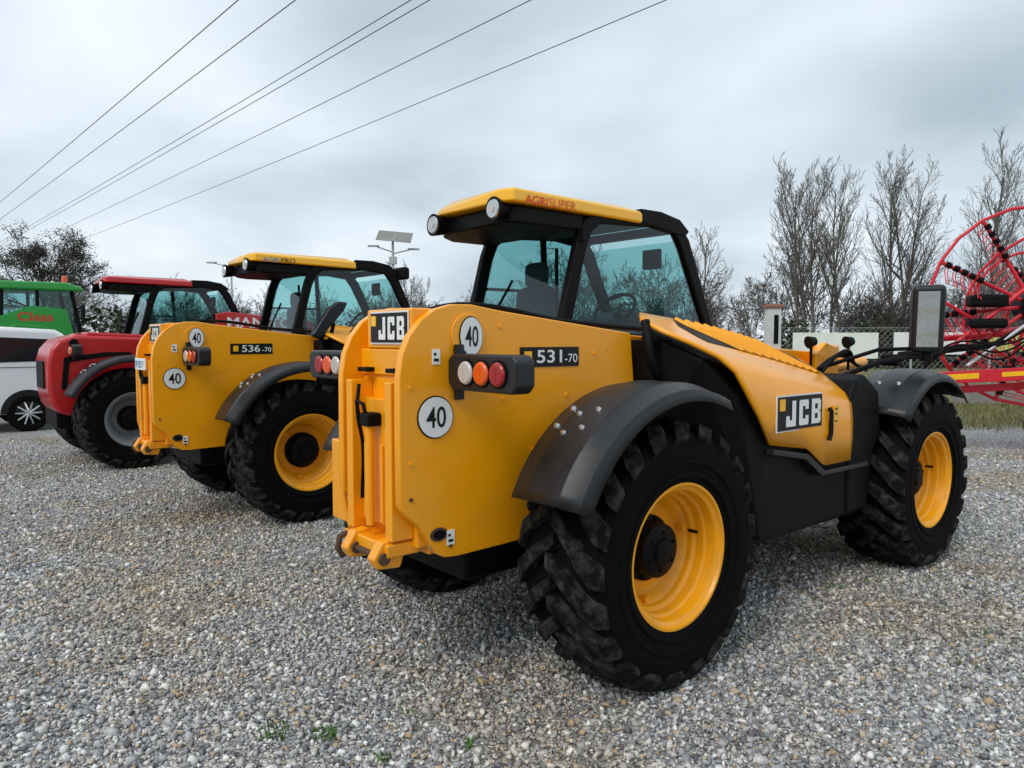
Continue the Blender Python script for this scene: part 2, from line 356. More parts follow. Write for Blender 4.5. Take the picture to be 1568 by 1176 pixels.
    # hood
    rear=[(.50,-.40,1.765),(.36,-.53,1.722),(.36,-.67,1.665),(.44,-.80,1.60),(.55,-.89,1.53),(.63,-.94,1.45),(.70,-.962,1.34),(.82,-.965,1.2),(.95,-.955,1.04)]
    front=[(2.06,-.40,1.52),(2.06,-.54,1.465),(2.04,-.68,1.39),(2.0,-.80,1.325),(1.96,-.89,1.27),(1.92,-.94,1.21),(1.89,-.965,1.12),(1.88,-.97,1.0),(1.88,-.96,.86)]
    def S(u,v):
        v=min(max(v,0),len(rear)-1.0001); i=int(v); t=v-i
        a=Vector(rear[i]).lerp(Vector(rear[i+1]),t); b=Vector(front[i]).lerp(Vector(front[i+1]),t)
        p=a.lerp(b,u); p.z+= .03*math.sin(math.pi*u)*(1-min(1,v/3.5))
        p.y-= .012*math.sin(math.pi*u)
        if v>6.99:
            w=v-7
            zb=np.interp(p.x,[.95,1.33,1.53,1.88],[1.04,.985,.865,.86])
            if w>.01: p.z=p.z*(1-w)+zb*w
        return p
    nu=28;vs=[0,.5,1,1.5,2,2.5,3,3.5,4,4.5,5,5.5,6,7,8]
    v=[S(i/nu,vv) for i in range(nu+1) for vv in vs]; k=len(vs)
    f=[(i*k+j,i*k+j+1,(i+1)*k+j+1,(i+1)*k+j) for i in range(nu) for j in range(k-1)]
    obj('engine_hood',v,f,body,P,smooth=True,solid=.02)
    nrm=Vector((.1,-.38,.92)).normalized()
    v=[];ns=20
    for i in range(ns+1):
        for vv in (.1,1.0,2.0,2.4): v.append(S(.18+.76*i/ns,vv)+nrm*.0125)
    f=[(4*i+q,4*i+q+1,4*i+q+5,4*i+q+4) for i in range(ns) for q in (0,1,2)]
    obj('vent_shade_sheet',v,f,BLK,P)  # black sheet raised over the hood, paints the shaded gaps between slats
    v=[];f=[]
    for i in range(10):
        u=.185+.058*i; b=len(v)
        for vv,du in ((.12,0),(.8,.05),(1.5,.115),(2.38,.19)):
            p=S(u+du,vv); q=S(u+du+.030,vv); r=S(u+du+.010,vv)
            v+=[p+nrm*.012,r+nrm*.026,q+nrm*.022,q+nrm*.012]
        for kk in range(3):
            for q in range(3): f.append((b+4*kk+q,b+4*kk+q+1,b+4*kk+5+q,b+4*kk+4+q))
        f+=[(b,b+1,b+2,b+3),(b+12,b+13,b+14,b+15)]
    obj('vent_slats',v,f,body,P)
    hp=[(.50,-.42,1.70),(.42,-.62,1.62),(.52,-.82,1.52),(.72,-.92,1.3),(.95,-.93,1.0),(.92,-.93,.5),(.36,-.42,.9),(.70,-.62,.5),(1.95,-.93,1.15),(1.95,-.42,1.42),(1.95,-.93,.5),(1.95,-.42,.5)]
    me=bpy.data.meshes.new('engine_pod'); bm=bmesh.new()
    for p in hp: bm.verts.new(p)
    bmesh.ops.convex_hull(bm,input=bm.verts); bm.to_mesh(me); bm.free(); me.materials.append(BLK)
    o=link(bpy.data.objects.new('engine_pod',me),P); b=o.modifiers.new('b','BEVEL'); b.width=.02; b.segments=2
    box('pod_back_wall',.34,.52,-.62,-.42,.95,1.62,BLK,P,.01)
    prism('front_cowl',[(1.90,.50),(1.90,1.20),(1.98,1.36),(2.10,1.40),(2.32,1.28),(2.36,1.0),(2.24,.85),(2.18,.5)],-.95,-.42,BLK,P,.03)
    prism('sill_strip',[(.96,1.015),(1.33,.955),(1.53,.835),(2.1,.83),(2.1,.80),(1.5,.805),(1.3,.925),(.95,.985)],-.985,-.93,PLA,P,.006)
    if kind in 'ab':
        box('hood_logo_border',.97,1.47,-.986,-.980,1.105,1.31,WHT,P,0)
        box('hood_logo_back',.978,1.462,-.990,-.987,1.113,1.302,DBLK,P,0)
        blockword('hood_logo_text','JCB',.385,.145,(1.248,-.993,1.205),SIDE,WHT,P)
        box('hood_logo_chip',.99,1.045,-.994,-.991,1.225,1.29,YEL2,P,0)
        box('hood_label',1.62,1.68,-.984,-.981,1.10,1.22,YEL2,P,0)
        boxes('hood_label_marks',[(1.635,1.665,-.986,-.985,1.195,1.205),(1.635,1.665,-.986,-.985,1.165,1.175),(1.635,1.665,-.986,-.985,1.12,1.13)],RUST,P)
    tube('hood_latch',[(1.56,-.985,1.21),(1.56,-1.0,1.19),(1.56,-1.0,1.06),(1.54,-1.0,1.02)],.013,BLK,P)
    box('latch_plate',1.53,1.59,-.985,-.978,1.0,1.05,BLK,P,.003)
    tube('exhaust',[(.44,-.58,1.40),(.38,-.62,1.44),(.34,-.62,1.52),(.34,-.60,1.62),(.36,-.56,1.72)],.026,BLK,P,bez=True)
    fender(P,0,.625,156,66,.70,1.15,-1,PLA,rad=.77); fender(P,0,.625,156,66,.70,1.15,1,PLA,rad=.77)
    fender(P,WB,.625,140,48,.70,1.13,-1,PLA,rad=.755); fender(P,WB,.625,140,48,.70,1.13,1,PLA,rad=.755)
    for a in (120,129):
        for yy in (.78,.86,.94):
            aa=Rd(a+ (3 if yy==.86 else 0)); r=.797 if yy>.8 else .79
            p=Vector((r*math.cos(aa),-yy,.625+r*math.sin(aa))); q=p+Vector((math.cos(aa),0,math.sin(aa)))*.013
            cyl('fender_bolt',p,q,.016,CHR,P,r1=.009,n=12)
    for yy in (.85,.98):
        aa=Rd(118); r=.782
        p=Vector((WB+r*math.cos(aa),-yy,.625+r*math.sin(aa))); cyl('fender_bolt',p,p+Vector((-.005,0,.014)),.018,CHR,P,r1=.01,n=12)
    # cab
    out=[(.33,1.60),(.50,2.22),(.56,2.36),(.68,2.43),(1.38,2.455),(1.52,2.42),(1.62,2.32),(1.97,1.60)]
    inn=[(.44,1.66),(.58,2.18),(.63,2.29),(.71,2.35),(1.36,2.385),(1.46,2.35),(1.53,2.26),(1.85,1.66)]
    ring('cab_frame_right',out,inn,.09,.15,BLK,P,.014)
    ring('cab_frame_left',out,inn,1.02,1.08,BLK,P,.014)
    obj('side_glass_right',[(a,.115,b) for a,b in inn],[tuple(range(8))],GLS,P)
    obj('side_glass_left',[(a,1.05,b) for a,b in inn],[tuple(range(8))],GLS,P)
    obj('rear_glass',[(.385,.15,1.62),(.385,1.02,1.62),(.575,1.02,2.30),(.575,.15,2.30)],[(0,1,2,3)],GLS,P)
    obj('windscreen',[(1.90,.15,1.62),(1.90,1.02,1.62),(1.57,1.02,2.32),(1.57,.15,2.32)],[(0,1,2,3)],GLS,P)
    obj('roof_glass',[(1.08,.15,2.43),(1.08,1.02,2.43),(1.50,1.02,2.42),(1.50,.15,2.42)],[(0,1,2,3)],GLS,P)
    for i in range(6):
        xx=1.13+.075*i; box('roof_guard_bar',xx,xx+.018,.14,1.02,2.44,2.462,BLK,P,.003)
    for x_,z_ in ((1.53,2.40),(.56,2.34)): box('cab_crossbar',x_-.04,x_+.04,.14,1.02,z_-.03,z_+.03,BLK,P,.01)
    box('cab_base',.34,1.95,.09,1.08,.9,1.61,BLK,P,.02)
    prism('rear_glass_sill',[(.33,1.58),(.40,1.58),(.41,1.66),(.35,1.66)],.14,1.02,BLK,P,.004)
    tube('door_pillar',[(1.10,1.02,1.62),(1.06,1.02,2.4)],.025,BLK,P)
    tube('door_glass_bar',[(.46,1.03,1.98),(1.10,1.03,1.98)],.012,BLK,P)
    tube('rear_wiper',[(.40,.84,1.70),(.45,.80,1.85),(.49,.70,2.02)],.009,BLK,P)
    cyl('wiper_motor',(.40,.84,1.68),(.36,.84,1.68),.025,BLK,P)
    box('seat_back',.56,.68,.42,.78,1.48,1.98,SEAT,P,.06)
    box('seat_headrest',.58,.66,.50,.70,1.97,2.14,SEAT,P,.04)
    box('seat_cushion',.6,1.08,.38,.82,1.38,1.52,SEAT,P,.04)
    prism('dashboard',[(1.55,1.5),(1.5,1.78),(1.6,1.84),(1.85,1.74),(1.85,1.5)],.25,.95,SEAT,P,.03)
    tube('steering_column',[(1.6,.6,1.6),(1.42,.6,1.82)],.03,BLK,P)
    st=[(1.40+.10*math.cos(2*math.pi*i/24),.6+.18*math.sin(2*math.pi*i/24),1.84+.12*math.cos(2*math.pi*i/24)) for i in range(24)]
    tube('steering_wheel',st,.014,BLK,P,cyclic=True)
    tube('interior_lever',[(1.1,.3,1.55),(1.15,.28,1.78)],.016,BLK,P)
    box('control_console',.75,1.2,.17,.32,1.5,1.68,SEAT,P,.03)
    prism('interior_mirror',[(1.42,2.12),(1.45,2.12),(1.45,2.26),(1.42,2.26)],.2,.36,BLK,P,.01)
    tube('seat_belt',[(.60,.36,1.55),(.55,.33,1.9),(.52,.30,2.2)],.012,BLK,P)
    # roof
    rp=[(-.03,.07),(-.07,.16),(-.05,.78),(.06,1.0),(.2,1.10),(1.08,1.10),(1.08,.065)]
    lp=[(.02,.10),(-.02,.18),(0,.76),(.1,.95),(.24,1.06),(.56,1.06),(.56,.10)]
    prism('roof_liner_rear',lp,2.29,2.385,BLK,P,.015,axis='z')
    box('roof_liner',.56,1.07,.155,1.01,2.36,2.42,BLK,P,.01)
    n=len(rp)
    v=[(a,b,2.385+(.015 if a<.1 else 0)) for a,b in rp]+[(a,b,2.455-(.015 if a<.1 and b>.5 else 0)+(.02 if a<0 and b<.3 else 0)) for a,b in rp]
    v+=[(a*.86+.08,.57+(b-.57)*.8,2.500) for a,b in rp]
    f=[tuple(range(n)),tuple(range(2*n,3*n))]+[(i,(i+1)%n,n+(i+1)%n,n+i) for i in range(n)]+[(n+i,n+(i+1)%n,2*n+(i+1)%n,2*n+i) for i in range(n)]
    obj('roof_cap',v,f,roofm,P,bevel=.016,seg=3)
    for y0,y1,nm in ((.085,.14,'roof_front'),(1.03,1.08,'roof_front_far')):
        prism(nm,[(1.04,2.40),(1.085,2.485),(1.30,2.487),(1.50,2.455),(1.61,2.38),(1.56,2.34)],y0,y1,BLK,P,.01)
    for yy,zz in ((.19,2.365),(.80,2.345)):
        cyl('work_lamp_shell',(.05,yy,zz),(-.085,yy,zz),.045,BLK,P,r1=.07,n=28)
        cyl('work_lamp_lens',(-.084,yy,zz),(-.092,yy,zz),.056,HEAD,P,r1=.05,n=28)
        cyl('work_lamp_bulb',(-.091,yy,zz),(-.096,yy,zz),.02,LWH,P,n=16)
    box('cab_exterior_handle',.50,.54,.05,.09,2.22,2.30,BLK,P,.006)
    if kind=='a':
        text('roof_text','AGRI',.17,.05,(.135,.061,2.42),SIDE,DRED,P,.01)
        text('roof_text','SUPER',.22,.05,(.345,.061,2.42),SIDE,DRED,P,-.01)
    elif kind=='b':
        text('roof_text','AGRI',.17,.045,(.13,.061,2.42),SIDE,DBLU,P,.0)
        text('roof_text','PRO',.15,.045,(.31,.061,2.42),SIDE,DBLK,P,.0)
        cyl('beacon_base',(.45,.5,2.49),(.45,.5,2.53),.06,ORA,P)
    elif kind=='c':
        prism('side_banner',[(1.25,1.60),(1.25,1.98),(1.4,2.02),(2.7,1.90),(2.7,1.6)],-.42,-.36,body,P,.01)
        text('side_text','MANITOU',1.15,.15,(1.97,-.4235,1.87),SIDE,WHT,P,.02)
    if kind=='a':
        hm=Matrix.Rotation(Rd(32),3,'Z')@Matrix.Rotation(Rd(-5),3,'Y')
        def mbox(name,x0,x1,y0,y1,z0,z1,m,bv):
            vv=[Vector((2.72,-1.08,1.76))+hm@Vector((x,y,z)) for x in (x0,x1) for y in (y0,y1) for z in (z0,z1)]
            return obj(name,vv,BF,m,P,bevel=bv,seg=3)
        mbox('mirror_shell',-.02,.09,-.11,.10,-.235,.235,PLA,.035)
        mbox('mirror_face',-.026,-.019,-.066,.068,-.19,.19,MIRR,.002)
        tube('mirror_arm',[(2.1,-.75,1.36),(2.3,-.95,1.47),(2.6,-1.0,1.50),(2.82,-1.06,1.50),(2.82,-1.06,1.8)],.017,BLK,P)
        tube('mirror_arm_lower',[(2.15,-.6,1.42),(2.5,-.85,1.55),(2.80,-1.04,1.56)],.014,BLK,P)
        cyl('mirror_knuckle',(2.78,-1.06,1.47),(2.78,-1.06,1.60),.035,BLK,P)
        box('front_lamp',2.5,2.6,-.98,-.86,1.44,1.52,BLK,P,.02)
        for x_,y_ in ((2.55,-.6),(2.2,-.5)):
            cyl('front_round_mirror',(x_,y_,1.60),(x_+.05,y_-.02,1.61),.045,BLK,P,r1=.03)
            tube('round_mirror_stalk',[(x_+.04,y_,1.4),(x_+.04,y_,1.58)],.01,BLK,P)
    if kind=='b':
        tube('mirror_arm',[(.42,-.60,1.58),(.46,-.62,1.78)],.02,BLK,P)
        prism('folded_mirror',[(.22,1.66),(.30,1.62),(.56,1.90),(.60,1.98),(.50,1.99),(.40,1.92)],-.66,-.58,PLA,P,.02)
        box('mirror_shell',1.62,1.72,.0,.22,2.30,2.44,BLK,P,.03)
    return P
TH=Rd(40)
telehandler((.078,4.167),TH,kind='a')
telehandler((-2.468,7.307),TH,kind='b')
telehandler((-5.42,10.03),TH,body=RED,roofm=RED,rimm=GRYM,kind='c')
# ---------------------------------------------------------------- van
def van(loc,h):
    P=link(bpy.data.objects.new('parked_van',None)); P.location=(*loc,0); P.rotation_euler=(0,0,h)
    pr=[(-.80,.32),(-.86,.55),(-.84,.95),(-.76,1.35),(-.62,1.70),(-.45,1.80),(.4,1.85),(1.3,1.83),(1.75,1.74),(2.45,1.22),(3.2,1.05),(3.5,.85),(3.56,.5),(3.5,.28)]
    prism('body',pr,-.88,.88,CARW,P,.09,seg=4)
    for s in (-1,1):
        y0,y1=sorted((s*.86,s*.888))
        prism('side_window',[(-.50,1.24),(-.46,1.56),(-.38,1.63),(.5,1.67),(.5,1.22)],y0,y1,DGLS,P,.01)
        prism('front_window',[(.56,1.22),(.56,1.67),(1.4,1.63),(2.1,1.18)],y0,y1,DGLS,P,.01)
        prism('side_cladding',[(-.8,.28),(-.82,.6),(-.45,.66),(-.35,.3)],y0-.005,y1+.012,PLA,P,.01)
        prism('side_rub_strip',[(.45,.3),(.45,.5),(2.3,.5),(2.3,.3)],y0-.005,y1+.012,PLA,P,.01)
        boxes('door_seam',[(.525,.535,y0,y1+.002,.5,1.7),(-.3,.5,y0,y1+.002,1.135,1.143)],DGLS,P)
        box('door_handle',.62,.80,y0,y1+.02,1.05,1.08,CARW,P,.005)
        for x in (0,2.72):
            n=18;arch=[(x+.41*math.cos(math.pi*i/n),.33+.41*math.sin(math.pi*i/n)) for i in range(n+1)]
            prism('wheel_arch',arch,*( (.80,.893) if s>0 else (-.893,-.80)),PLA,P,.004)
            c=(x,s*.80,.33)
            lathe('tyre',[(-.1,.2),(-.1,.3),(-.07,.33),(.08,.33),(.105,.3),(.105,.22),(.09,.2)],c,s,TYR,P)
            lathe('alloy_rim',[(.10,.225),(.095,.21),(.03,.20),(.03,.0)],c,s,BLK,P)
            for i in range(10):
                a=2*math.pi*i/10
                cyl('rim_spoke',(x,s*.885,.33),(x+.205*math.cos(a),s*.90,.33+.205*math.sin(a)),.02,CHR,P,r1=.014,n=6)
    prism('rear_window',[(-.7,1.3),(.7,1.3),(.66,1.66),(-.66,1.66)],-.80,-.70,DGLS,P,.01,axis='x')
    prism('windscreen',[(1.80,1.71),(2.42,1.25),(2.44,1.28),(1.84,1.74)],-.75,.75,DGLS,P,.002)
    return P
van((-9.10,13.65),TH+math.pi)
# ---------------------------------------------------------------- tractor
def tractor(loc,h):
    P=link(bpy.data.objects.new('tractor',None)); P.location=(*loc,0); P.rotation_euler=(0,0,h)
    CR=mat('rim_cream',(.5,.5,.45),.5)
    for s in (-1,1):
        wheel(P,0,s*.95,.92,s,CR,sc=1.45,wd=1.1,nl=20)
        wheel(P,2.7,s*.9,.68,s,CR,sc=1.08,wd=.9,nl=20)
        prism('rear_mudguard',[(-.75,1.5),(-.5,1.78),(-.1,1.95),(.4,1.92),(.75,1.7),(.7,1.6),(.35,1.8),(-.1,1.82),(-.45,1.68),(-.68,1.45)],*((.72,1.2) if s>0 else (-1.2,-.72)),GRN,P,.02)
        for x,xt in ((-.35,-.30),(1.25,1.0)):
            tube('cab_pillar',[(x,s*.75,1.3),(xt,s*.72,2.75)],.045,BLK,P)
        tube('door_pillar',[(.35,s*.76,1.2),(.35,s*.73,2.75)],.035,BLK,P)
        obj('side_glass',[(-.35,s*.75,1.3),(1.25,s*.75,1.3),(1.0,s*.72,2.75),(-.3,s*.72,2.75)],[(0,1,2,3)],GLS,P)
        tube('mirror_arm',[(1.1,s*.75,2.3),(1.15,s*1.15,2.35)],.015,BLK,P)
        box('mirror',1.12,1.18,s*1.15-.1,s*1.15+.1,2.0,2.4,BLK,P,.02)
    obj('rear_glass',[(-.35,-.75,1.4),(-.35,.75,1.4),(-.3,.72,2.72),(-.3,-.72,2.72)],[(0,1,2,3)],GLS,P)
    obj('front_glass',[(1.25,-.75,1.3),(1.25,.75,1.3),(1.0,.72,2.72),(1.0,-.72,2.72)],[(0,1,2,3)],GLS,P)
    prism('roof',[(-.55,2.70),(-.55,2.80),(-.4,2.88),(.9,2.89),(1.2,2.80),(1.25,2.70)],-.86,.86,GRN,P,.05,seg=3)
    for y in (-.55,.55): cyl('work_lamp',(-.52,y,2.76),(-.6,y,2.76),.07,LWH,P)
    cyl('beacon',(.9,-.6,2.88),(.9,-.6,3.05),.055,ORA,P,bevel=.02)
    prism('hood',[(1.2,.9),(1.2,1.75),(2.0,1.72),(3.2,1.5),(3.45,1.25),(3.45,.8)],-.38,.38,GRN,P,.06,seg=3)
    box('cab_floor',-.4,1.3,-.7,.7,.9,1.35,BLK,P,.03)
    box('transmission',-.6,3.0,-.28,.28,.5,1.0,BLK,P,.03)
    box('seat_back',-.05,.08,-.25,.25,1.5,2.2,SEAT,P,.05); box('seat_cushion',-.05,.45,-.25,.25,1.42,1.55,SEAT,P,.04)
    prism('side_panel',[(-.4,1.3),(-.4,2.1),(.2,2.36),(.9,2.30),(1.1,1.3)],-.80,-.765,GRN,P,.01)
    text('side_text','Claas',.66,.19,(.3,-.803,2.12),SIDE,DRED,P,.02)
    return P
tractor((-11.15,16.6),TH)
# ---------------------------------------------------------------- hay rake
def rake(loc,h):
    P=link(bpy.data.objects.new('rotary_hay_rake',None)); P.location=(*loc,0); P.rotation_euler=(0,0,h)
    def rotor(c,rad,ty,tz,n=11,ph=0):
        M=Matrix.Translation(c)@Matrix.Rotation(tz,4,'Z')@Matrix.Rotation(ty,4,'X')
        W=lambda p:tuple(M@Vector(p))
        N=n*2
        tube('guard_hoop',[W((rad*math.cos(2*math.pi*i/N+ph),0,rad*math.sin(2*math.pi*i/N+ph))) for i in range(N)],.024,RED2,P,cyclic=True)
        tube('inner_hoop',[W((rad*.55*math.cos(2*math.pi*i/N+ph),.1,rad*.55*math.sin(2*math.pi*i/N+ph))) for i in range(N)],.02,RED2,P,cyclic=True)
        cyl('rotor_gearbox',W((0,-.12,0)),W((0,.25,0)),.20,BLK,P,bevel=.03); cyl('rotor_hub',W((0,-.2,0)),W((0,-.1,0)),.12,RED2,P)
        for i in range(n):
            a=2*math.pi*(i+.5)/n+ph; ca,sa=math.cos(a),math.sin(a)
            tube('tine_arm',[W((.15*ca,0,.15*sa)),W((rad*.98*ca,0,rad*.98*sa))],.028,RED2,P)
            for k in range(5):
                rr=rad*(.58+.085*k); q=(rr*ca,0,rr*sa); t=(-sa,ca)
                for dd in (-.02,.02):
                    q2=(q[0]+dd*ca,0,q[2]+dd*sa)
                    tube('tine',[W(q2),W((q2[0]+t[0]*.12,-.08,q2[2]+t[1]*.12)),W((q2[0]+t[0]*.32,-.36,q2[2]+t[1]*.32))],.007,RED2,P)
                cyl('tine_coil',W((rr*ca-.035*ca,-.03,rr*sa-.035*sa)),W((rr*ca+.035*ca,-.03,rr*sa+.035*sa)),.045,BLK,P,n=10)
    rotor((0,0,2.10),1.42,0,0,ph=.1)
    rotor((1.3,1.6,2.0),1.42,Rd(12),Rd(-25),ph=.3)
    prism('main_beam',[(-1.55,.98),(-1.55,1.14),(2.5,1.42),(2.5,1.2)],-.35,-.20,RED2,P,.01)
    prism('beam_stripe',[(-1.45,1.035),(-1.45,1.115),(-.85,1.155),(-.85,1.075)],-.356,-.352,YEL2,P,0)
    prism('beam_stripe',[(-.55,1.10),(-.55,1.165),(-.25,1.185),(-.25,1.12)],-.356,-.352,YEL2,P,0)
    prism('second_beam',[(-1.7,.80),(-1.7,.90),(.4,1.05),(.4,.94)],-.10,.0,RED2,P,.01)
    tube('folding_arm',[(-1.9,-.3,1.40),(-.6,-.25,1.55),(.3,-.1,2.1)],.05,BLK,P)
    tube('folding_arm_far',[(-1.5,.3,1.6),(-.3,.3,1.7),(1.2,1.3,2.0)],.045,RED2,P)
    tube('hydraulic_ram',[(-1.0,-.32,1.25),(-.1,-.2,1.9)],.03,CHR,P)
    box('gearbox_guard',-.95,-.45,-.30,-.05,1.78,1.92,BLK,P,.05); box('gearbox_guard',-.95,-.45,-.30,-.05,2.08,2.26,BLK,P,.05)
    tube('folding_link',[(-1.3,-.2,1.4),(-.2,-.2,2.35)],.03,RED2,P)
    tube('folding_link',[(-1.3,-.1,2.2),(-.1,-.1,1.45)],.026,RED2,P)
    for q in range(3): tube('hose',[(-1.6,-.35-.03*q,1.2+.05*q),(-1.2,-.42,1.5+.04*q),(-.6,-.4,1.35+.1*q),(-.1,-.3,1.7)],.014,BLK,P,bez=True)
    for x in (.4,1.3):
        c=(x,0.1,.38); lathe('tyre',[(-.12,.2),(-.12,.33),(-.08,.38),(.08,.38),(.12,.33),(.12,.2)],c,-1,TYR,P); lathe('rim',[(.1,.2),(.02,.18),(.02,0)],c,-1,RED2,P)
        tube('wheel_leg',[(x,.1,.38),(x,.1,1.3)],.05,RED2,P)
    tube('parking_leg',[(-1.4,-.28,1.0),(-1.4,-.28,.0)],.035,RED2,P)
    return P
rake((7.46,10.6),Rd(-8))
# ---------------------------------------------------------------- street lamps
def solar_lamp(loc):
    P=link(bpy.data.objects.new('street_lamp',None)); P.location=(*loc,0)
    cyl('pole',(0,0,0),(0,0,4.95),.06,GALV,P,r1=.04)
    v=[(-.52,-.25,4.95),(.62,-.25,4.85),(.62,.4,5.22),(-.52,.4,5.32)]
    obj('solar_panel',[Vector(p) for p in v],[(0,1,2,3)],SOL,P,solid=.05)
    tube('panel_frame',v,.02,GALV,P,cyclic=True)
    tube('panel_joint',[(.05,-.26,4.9),(.05,.4,5.27)],.025,GALV,P)
    tube('lamp_arm',[(0,0,4.55),(-.6,-.1,4.75)],.022,GALV,P); tube('lamp_arm',[(0,0,4.5),(.65,.05,4.66)],.022,GALV,P)
    box('lamp_head',-.82,-.45,-.16,-.02,4.72,4.78,GALV,P,.01); box('lamp_head',.5,.88,-.02,.12,4.63,4.69,GALV,P,.01)
    box('battery_box',-.12,.12,-.1,.1,4.15,4.4,GALV,P,.01)
solar_lamp((-4.0,25))
def far_lamp(loc):
    P=link(bpy.data.objects.new('street_lamp',None)); P.location=(*loc,0)
    cyl('pole',(0,0,0),(0,0,5.6),.07,GALV,P,r1=.04)
    tube('lamp_arm',[(0,0,5.5),(-1.0,0,5.75)],.03,GALV,P); box('lamp_head',-1.3,-.8,-.1,.1,5.72,5.8,GALV,P,.01)
far_lamp((-15.1,40))
# ---------------------------------------------------------------- power lines
D=Vector((-.675,.737,0)); Nn=Vector((.737,.675,0))
for m_,H in ((.825,8.),(.726,8.),(.584,8.3),(.566,8.3),(.485,8.6),(.407,8.6)):
    s=.737*H/m_
    pts=[]
    for i in range(41):
        k=-30+150*i/40; t=(k+30)/150
        pts.append(Nn*s+D*k+Vector((0,0,1.62+H-1.0*4*t*(1-t)*.6+.3)))
    tube('power_line',[tuple(p) for p in pts],.012,WIRE)
# ---------------------------------------------------------------- trees
def npmesh(name,V,F,m,parent=None):
    me=bpy.data.meshes.new(name); nf=len(F); k=F.shape[1]
    me.vertices.add(len(V)); me.vertices.foreach_set('co',V.astype(np.float32).ravel())
    me.loops.add(nf*k); me.loops.foreach_set('vertex_index',F.astype(np.int32).ravel())
    me.polygons.add(nf); me.polygons.foreach_set('loop_start',np.arange(0,nf*k,k,dtype=np.int32))
    me.update(calc_edges=True); me.materials.append(m)
    return link(bpy.data.objects.new(name,me),parent)
def segs_mesh(name,segs,m,parent=None,n=3):
    A=np.array([s[0] for s in segs]);B=np.array([s[1] for s in segs]);r0=np.array([s[2] for s in segs]);r1=np.array([s[3] for s in segs])
    d=B-A; L_=np.linalg.norm(d,axis=1,keepdims=True)+1e-9; d/=L_
    ref=np.where(np.abs(d[:,2:3])>.9,np.array([[1.,0,0]]),np.array([[0,0,1.]]))
    u=np.cross(d,ref); u/=np.linalg.norm(u,axis=1,keepdims=True); w=np.cross(d,u)
    V=np.zeros((len(segs),2*n,3))
    for i in range(n):
        a=2*math.pi*i/n
        o=u*math.cos(a)+w*math.sin(a)
        V[:,i]=A+o*r0[:,None]; V[:,n+i]=B+o*r1[:,None]
    base=(np.arange(len(segs))*2*n)[:,None,None]
    q=np.array([[i,(i+1)%n,n+(i+1)%n,n+i] for i in range(n)])[None]
    return npmesh(name,V.reshape(-1,3),(base+q).reshape(-1,4),m,parent)
def grow(segs,p,d,L_,r,lv,cfg,rs):
    nseg=cfg['n'][lv]; st=L_/nseg; pos=[]
    for i in range(nseg):
        d=(d+Vector(rs.normal(0,cfg['j'][lv],3))+Vector((0,0,cfg['up'][lv]))).normalized()
        q=p+d*st; ra=r*(1-.75*i/nseg); rb=r*(1-.75*(i+1)/nseg)
        segs.append((tuple(p),tuple(q),max(ra,cfg['rm']),max(rb,cfg['rm'])))
        pos.append((p,q,d.copy(),ra)); p=q
    if lv+1<len(cfg['n']):
        for c in range(cfg['c'][lv]):
            t=cfg['s0'][lv]+(1-cfg['s0'][lv])*(c+rs.random())/cfg['c'][lv]
            i=min(nseg-1,int(t*nseg)); a,b,dd,ra=pos[i]
            pt=a.lerp(b,min(1,t*nseg-i))
            ax=dd.orthogonal().normalized(); ax=Matrix.Rotation(rs.random()*6.283,3,dd)@ax
            nd_=(Matrix.Rotation(cfg['a'][lv]*(.7+.6*rs.random()),3,ax)@dd).normalized()
            grow(segs,pt,nd_,L_*cfg['l'][lv]*(1.15-.6*t)*(.7+.6*rs.random()),max(ra*.55,cfg['rm']),lv+1,cfg,rs)
def tree(name,loc,h,seed,cfg,m,stems=1,spread=.15,parent=None):
    rs=np.random.default_rng(seed); segs=[]
    for s in range(stems):
        d=Vector((rs.normal(0,spread),rs.normal(0,spread),1)).normalized()
        grow(segs,Vector((rs.normal(0,.3)*(stems>1),rs.normal(0,.3)*(stems>1),0)),d,h*(.8+.2*rs.random())*cfg.get('tr',1),cfg['r0']*h,0,cfg,rs)
    o=segs_mesh(name,segs,m,parent); o.location=loc; return o,segs
POP=dict(n=[10,6,4,3],j=[.035,.07,.10,.13],up=[.05,.10,.10,.08],rm=.011,c=[19,8,4],s0=[.2,.2,.15],a=[.58,.5,.55],l=[.38,.42,.5],r0=.012)
BUSH=dict(n=[6,5,4,3],j=[.12,.14,.16,.2],up=[.05,.05,.05,.03],rm=.012,c=[9,6,4],s0=[.15,.15,.15],a=[.65,.7,.7],l=[.5,.5,.5],r0=.010)
OAK=dict(n=[5,6,5,4,3],j=[.05,.13,.16,.2,.2],up=[.04,.06,.04,.02,0],rm=.016,c=[16,8,6,5],s0=[.38,.15,.12,.1],a=[1.0,.75,.7,.7],l=[.80,.55,.5,.5],r0=.028,tr=.72)
for i,(px,dep,top,st) in enumerate([(1228,48,262,3),(1290,50,285,2),(1378,50,262,3),(1520,46,245,2),(1568,50,265,2),(1068,56,325,1),(640,55,420,1)]):
    X=(px-784)/1130*dep; h=1.62+(520-top)/1130*dep
    tree('bare_poplar_tree',(X,dep,0),h*1.0,20+i,POP,BARK2,stems=st,spread=.08)
o,sg=tree('bare_broadleaf_tree',(-37.6,60,0),11.3,7,OAK,BARK,stems=1,spread=.02)
rs=np.random.default_rng(9)
tips=np.array([s[1] for s in sg if s[3]<.03 and s[1][2]>3])
nl=16000
sel=tips[rs.choice(len(tips),nl)]+rs.normal(0,.26,(nl,3))
